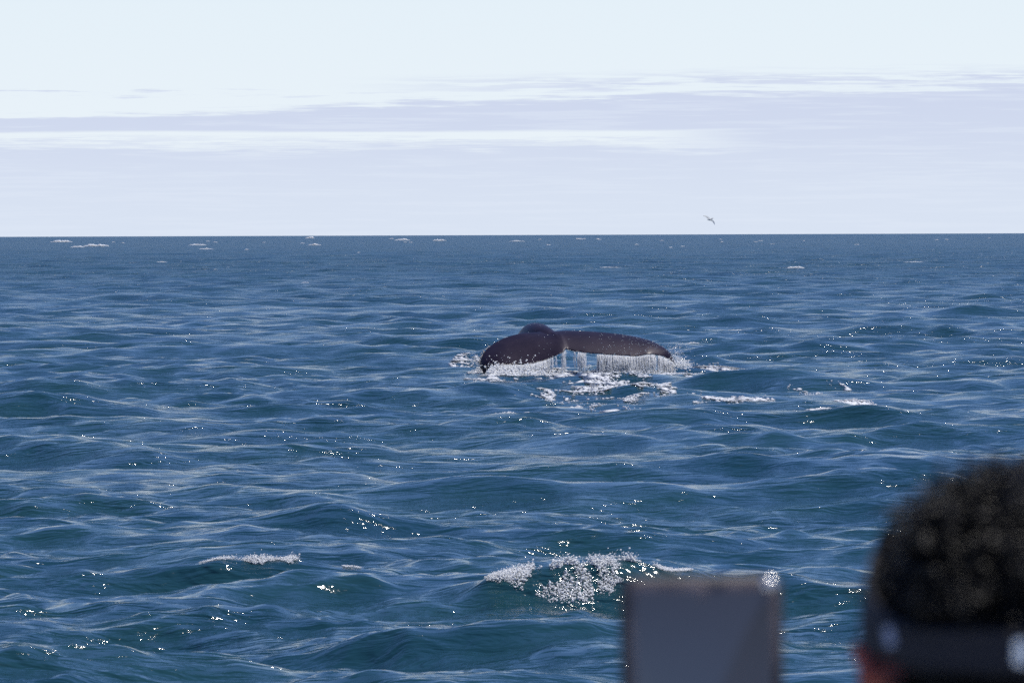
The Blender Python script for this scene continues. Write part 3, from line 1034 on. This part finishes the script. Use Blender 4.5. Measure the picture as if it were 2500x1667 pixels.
hz = zh(1140) - 0.128                      # centre of the skull
sk = Buf()
hc = np.array([hx, HD, hz])
sphere(sk, hc, (.067, .088, .100), 20, 28)
sphere(sk, hc + [0, .035, -.055], (.058, .062, .062))       # jaw
sphere(sk, hc + [0, .072, -.090], (.024, .02, .022))        # chin
sphere(sk, hc + [0, .098, -.030], (.013, .020, .017))       # nose
capsule_chain(sk, [hc + [0, .088, 0.005], hc + [0, .106, -.028]], [.010, .013])
for s_ in (-1, 1):                                          # ears, brow, lips
    e = hc + np.array([s_ * .0765, .004, .006])
    rr_ = [e + np.array([s_ * .006 * math.sin(a), -.006 + .017 * math.cos(a), .034 * math.sin(a) ]) for a in np.linspace(-1.7, 2.6, 9)]
    capsule_chain(sk, rr_, [.0055] * 9, 8)
    sphere(sk, e + [-s_ * .003, 0, 0], (.007, .015, .028))
    sphere(sk, hc + [s_ * .030, .083, .012], (.024, .010, .008))
capsule_chain(sk, [hc + [-.022, .088, -.062], hc + [0, .096, -.062], hc + [.022, .088, -.062]], [.006, .008, .006])
sh_z = hz - .235
capsule_chain(sk, [hc + [0, -.010, -.07], [hx, HD - .02, hz - .17], [hx, HD - .025, sh_z]], [.058, .056, .07])
for s_, ex, hxx in ((-1, hx - .27, phone.location.x - .047), (1, hx + .19, phone.location.x + .050)):
    shd = [hx + s_ * .17, HD - .02, sh_z - .01]
    elb = [ex, HD + .10, sh_z - .24]
    wrs = [hxx + s_ * .020, PD - .02, pc.z - .245]
    capsule_chain(sk, [shd, elb, wrs], [.050, .040, .027])
    palm = np.array([hxx + s_ * .006, PD + .012, pc.z - .165])
    capsule_chain(sk, [wrs, palm + [0, 0, -.02], palm + [0, 0.002, .018]], [.026, .026, .022])
    for q_, ln in enumerate((.070, .078, .072, .058)):      # fingers lie behind the phone
        b0 = palm + np.array([0, .008, .026 - .017 * q_])
        d_ = np.array([-s_ * .9, .25, .25]); d_ /= np.linalg.norm(d_)
        capsule_chain(sk, [b0, b0 + d_ * ln * .45, b0 + d_ * ln * .75 + [0, -.004, 0], b0 + d_ * ln + [0, -.010, 0]], [.0095, .0085, .008, .007], 8)
    t0 = palm + np.array([s_ * .004, -.012, -.02])          # thumb curls round to the glass
    capsule_chain(sk, [t0, t0 + [s_ * .006, -.020, .022], t0 + [-s_ * .006, -.024, .038]], [.013, .011, .009], 8)
capsule_chain(sk, [[hx, HD - .02, sh_z - .05], [hx, HD - .02, sh_z - .5]], [.12, .12])
for s_ in (-1, 1):
    capsule_chain(sk, [[hx + s_ * .09, HD - .02, sh_z - .55], [hx + s_ * .11, HD, DECK + .48], [hx + s_ * .12, HD - .03, DECK + .09]], [.085, .055, .04])
remeshed('body', sk, 0.0068, skin_m, person, 2)

jk = Buf()
sphere(jk, [hx, HD - .02, sh_z - .10], (.205, .125, .16)); sphere(jk, [hx, HD - .02, sh_z - .32], (.185, .13, .24)); sphere(jk, [hx, HD - .02, sh_z - .52], (.185, .135, .12))
capsule_chain(jk, [[hx, HD - .02, sh_z], [hx, HD - .022, sh_z + .05]], [.09, .068])
for s_, ex, hxx in ((-1, hx - .27, phone.location.x - .047), (1, hx + .19, phone.location.x + .050)):
    capsule_chain(jk, [[hx + s_ * .15, HD - .02, sh_z - .03], [ex, HD + .10, sh_z - .24], [hxx + s_ * .022, PD - .03, pc.z - .27]], [.073, .058, .040])
remeshed('jacket', jk, 0.010, dark_m, person, 4)
tr_ = Buf()
sphere(tr_, [hx, HD - .02, sh_z - .60], (.18, .13, .13))
for s_ in (-1, 1):
    capsule_chain(tr_, [[hx + s_ * .09, HD - .02, sh_z - .62], [hx + s_ * .11, HD, DECK + .48], [hx + s_ * .12, HD - .03, DECK + .10]], [.105, .078, .065])
remeshed('trousers', tr_, 0.012, jean_m, person, 4)
for s_ in (-1, 1):
    sb2 = Buf(); sphere(sb2, [hx + s_ * .12, HD + .02, DECK + .045], (.048, .13, .045)); sphere(sb2, [hx + s_ * .12, HD - .04, DECK + .07], (.045, .06, .06))
    remeshed('shoe', sb2, 0.008, shoe_m, person, 2)

# hair: short curls standing off the scalp
r = np.random.default_rng(8)
hairb = Buf()
hc0 = np.array([hx + .004, HD, zh(1140) - .094])
HA, HB, HH = .0765, .104, .093
N = 4400
made = 0
while made < N:
    d = r.normal(0, 1, 3); d /= np.linalg.norm(d)
    if d[1] > 0.55 and d[2] < 0.35: continue
    if d[2] < -0.30 and d[1] > 0.0: continue
    if d[2] < -0.75: continue
    e_ = 2.7 if d[2] > 0 else 2.2
    rad = (abs(d[0] / HA) ** e_ + abs(d[1] / HB) ** e_ + abs(d[2] / (HH if d[2] > 0 else .12)) ** e_) ** (-1 / e_)
    lump = 0.93 + 0.22 * (fbm(np.array([math.atan2(d[0], d[1]) * 3.4 + 20]), np.array([d[2] * 4.5 + 20]), 5)[0] - .45) * 2
    bandz = abs(d[2] * rad - (zh(1585) - hc0[2] + .006)) < .021
    f = (r.uniform(0.80, 1.0) ** .7) * (lump if not bandz else .84)
    p0 = hc0 + d * rad * f
    t1 = np.cross(d, r.normal(0, 1, 3)); t1 /= np.linalg.norm(t1)
    ax = t1 * r.uniform(.5, 1) + d * r.uniform(0, .6) + np.array([0, 0, -.3]); ax /= np.linalg.norm(ax)
    u1 = np.cross(ax, d); u1 /= np.linalg.norm(u1) + 1e-6; u2 = np.cross(ax, u1)
    nseg = 9
    t = np.linspace(0, 1, nseg)
    turns = r.uniform(.7, 1.5) * 2 * math.pi
    cr_ = r.uniform(.0025, .0065) * (0.6 if bandz else 1)
    ln = r.uniform(.010, .024)
    a0 = r.uniform(0, 6.28)
    P = p0 + ax * (ln * t[:, None]) + cr_ * (u1 * np.cos(a0 + turns * t)[:, None] + u2 * np.sin(a0 + turns * t)[:, None])
    w_ = r.uniform(.0006, .0014)
    V_, F_ = tube(P, np.interp(t, [0, .2, .8, 1], [.5, 1, 1, .3]) * w_, 3)
    hairb.add(V_, F_)
    made += 1
# dense under-layer so that no scalp shows
sphere(hairb, hc0 + [0, -.006, -.004], (HA * .86, HB * .86, HH * .88), 20, 28)
sphere(hairb, hc0 + [0, -.030, -.055], (HA * .94, HB * .80, .085), 16, 20)
tag(hairb.build('hair', hair_m, person), None, None, None, 'stuff')

# visor: tall panel in front, narrow strap behind
visor = None
nA = 96
an = np.linspace(0, 2 * np.pi, nA, endpoint=False)          # 0 = straight ahead (+y)
front_w = 0.5 + 0.5 * np.cos(an)                            # 1 in front, 0 behind
zc0 = zh(1588)
zc = zc0 + .0078 * (1 - front_w)
lo = zc - .0115 + .022 * front_w
hi = zc + .0105 + .044 * np.clip(front_w * 1.7 - .25, 0, 1) ** 1.3
AA, BBv = .0795, .103


def band_ring(grow, z, lean):
    return np.stack([hx + np.sin(an) * (AA + grow - lean), HD + .002 + np.cos(an) * (BBv + grow - lean), z], 1)


rings = []
for tt in np.linspace(0, 1, 7):
    z = lo + (hi - lo) * tt
    rings.append(band_ring(.0025, z, .16 * np.maximum(0, z - zc - .012)))
for tt in np.linspace(1, 0, 7):
    z = lo + (hi - lo) * tt
    rings.append(band_ring(.0, z, .16 * np.maximum(0, z - zc - .012)))
Vv = np.concatenate(rings); k = nA; Rn = len(rings)
a = np.arange(Rn)[:, None] * k; a2 = ((np.arange(Rn) + 1) % Rn)[:, None] * k; j = np.arange(k)[None]; j2 = (j + 1) % k
fb_ = np.stack([a + j, a + j2, a2 + j2, a2 + j], -1).reshape(-1, 4)
vis = mesh_np('visor', Vv, fb_, navy_m, person)
# stitched edge of the strap (a raised hem) and adjuster
hem = Buf()
for zz in (-.0095, .0085):
    bk_ = an[(an > 1.9) & (an < 4.4)]
    P = np.stack([hx + np.sin(bk_) * (AA + .0030), HD + .002 + np.cos(bk_) * (BBv + .0030), zc0 + .0078 * (0.5 - 0.5 * np.cos(bk_)) + zz], 1)
    V_, F_ = tube(P, np.full(len(P), .0008), 6); hem.add(V_, F_)
visor_p = vis
hm = hem.build('hem', dark_m, None); hm.parent = vis; hm.matrix_parent_inverse = vis.matrix_world.inverted() @ Matrix.Translation((0, 0, 0))
hm.matrix_parent_inverse = (Matrix.Translation(person.location) @ vis.matrix_parent_inverse).inverted()
# brim
br = Buf()
aa = np.linspace(-1.15, 1.15, 30)
inner = np.stack([hx + np.sin(aa) * (AA + .002), HD + np.cos(aa) * (BBv + .002), np.full(30, zc0 + .004)], 1)
outer = inner + np.stack([np.sin(aa) * .012, .065 * np.cos(aa * 1.3).clip(0, 1), -.012 * np.cos(aa)], 1)
Vb_ = np.concatenate([inner, outer, outer - [0, 0, .003], inner - [0, 0, .003]])
a = np.arange(29)
fq = np.concatenate([np.stack([a + o1, a + 1 + o1, a + 1 + o2, a + o2], 1) for o1, o2 in ((0, 30), (30, 60), (60, 90), (90, 0))])
brim = mesh_np('brim', Vb_, fq, navy_m, None)
brim.parent = vis; brim.matrix_parent_inverse = hm.matrix_parent_inverse.copy()


def on_band(ang, z, off):
    return np.array([hx + math.sin(ang) * (AA + off), HD + .002 + math.cos(ang) * (BBv + off), z])


def text_on_band(name, body_, size, ang, z, mat, rot=0.0, sx=1.0):
    cu = bpy.data.curves.new(name, 'FONT'); cu.body = body_; cu.size = size; cu.extrude = 0.0004; cu.offset = size * 0.035
    cu.align_x = 'CENTER'; cu.align_y = 'CENTER'
    tmp = bpy.data.objects.new(name, cu); C.objects.link(tmp)
    me = bpy.data.meshes.new_from_object(tmp.evaluated_get(bpy.context.evaluated_depsgraph_get()))
    bpy.data.objects.remove(tmp)
    for v in me.vertices:
        x_, y_, d_ = v.co
        x_, y_ = (x_ * math.cos(rot) - y_ * math.sin(rot)) * sx, x_ * math.sin(rot) + y_ * math.cos(rot)
        v.co = Vector(on_band(ang - x_ / .095, z + y_, .0034 + d_))
    me.materials.clear(); me.materials.append(mat)
    o = bpy.data.objects.new(name, me); C.objects.link(o)
    o.parent = vis; o.matrix_parent_inverse = hm.matrix_parent_inverse.copy()
    return o


text_on_band('lettering', '8', .0170, math.pi + 0.145, zc0 + .0070, white_m)
# small pale woven patch above the ear on the left
pt_ = Buf()
us = np.linspace(-.0040, .0040, 8); zs_ = np.linspace(-.0046, .0046, 8)
U, Zz = np.meshgrid(us, zs_, indexing='ij')
PP = []
for off in (.0033, .0040):
    for u_, z_ in zip(U.ravel(), Zz.ravel()):
        PP.append(on_band(-math.pi + 1.03 + (u_ + z_ * .45) / .09, zc0 + .0115 + z_ - u_ * .25, off))
PP = np.array(PP)
fl = []
for a_ in range(7):
    for b_ in range(7):
        q0 = a_ * 8 + b_
        fl.append([64 + q0, 64 + q0 + 8, 64 + q0 + 9, 64 + q0 + 1]); fl.append([q0, q0 + 1, q0 + 9, q0 + 8])
for a_ in range(7):
    for e0, e1 in ((a_, a_ + 1), (56 + a_, 57 + a_), (a_ * 8, a_ * 8 + 8), (a_ * 8 + 7, a_ * 8 + 15)):
        fl.append([e0, e1, 64 + e1, 64 + e0])
pa = mesh_np('patch', PP, fl, blue_m, None, False)
pa.parent = vis; pa.matrix_parent_inverse = hm.matrix_parent_inverse.copy()

# ------------------------------------------------------------------ the boat under them (below the picture)
boat = empty('tour_boat', (0.3, 1.0, 0))
tag(boat, 'white boat deck with a railing under the person watching the whale', 'boat')
hull_m, hmb = material('boat_paint', (0.72, 0.72, 0.70), 0.35)
grain(hull_m, hmb, (0.70, 0.70, 0.68), (0.76, 0.76, 0.74), 8, 0.05, 0.002)
deck_m, dmb = material('deck_paint', (0.42, 0.45, 0.46), 0.7)
grain(deck_m, dmb, (0.38, 0.41, 0.42), (0.46, 0.48, 0.49), 90, 0.3, 0.002)
rail_m, _ = material('rail_steel', (0.6, 0.6, 0.6), 0.25, Metallic=1.0)


def hull_outline(scale=1.0, n=20):
    xs = np.linspace(-6, 6, n)
    f = 3.35 - 0.03 * xs ** 2
    return [(0.3 + x * scale, y) for x, y in zip(xs, f)] + [(0.3 + x * scale, -1.6) for x in xs[::-1]]


def prism(name, ol, z0, z1, mat, shrink=0.0):
    n = len(ol)
    cx = sum(p[0] for p in ol) / n; cy = sum(p[1] for p in ol) / n
    V = [(cx + (x - cx) * (1 - shrink), cy + (y - cy) * (1 - shrink), z0) for x, y in ol] + [(x, y, z1) for x, y in ol]
    F = [[i, (i + 1) % n, n + (i + 1) % n, n + i] for i in range(n)] + [list(range(n))[::-1], list(range(n, 2 * n))]
    return poly_mesh(name, V, F, mat, boat, False)


ol = hull_outline()
prism('hull', ol, -0.5, DECK - .05, hull_m, 0.12)
prism('deck', ol, DECK - .045, DECK, deck_m)
posts = np.array(ol)[:20:2]
for x, y in posts:
    b_ = Buf(); V_, F_ = tube([[x, y - .06, DECK], [x, y - .06, DECK + .5], [x, y - .06, DECK + 1.0]], [.02, .018, .018], 10); b_.add(V_, F_)
    b_.build('rail_post', rail_m, boat)
for h_ in (.35, .68, 1.0):
    b_ = Buf(); P = np.array([[x, y - .06, DECK + h_] for x, y in ol[:20]]); V_, F_ = tube(P, np.full(20, .02), 10); b_.add(V_, F_)
    b_.build('rail', rail_m, boat)
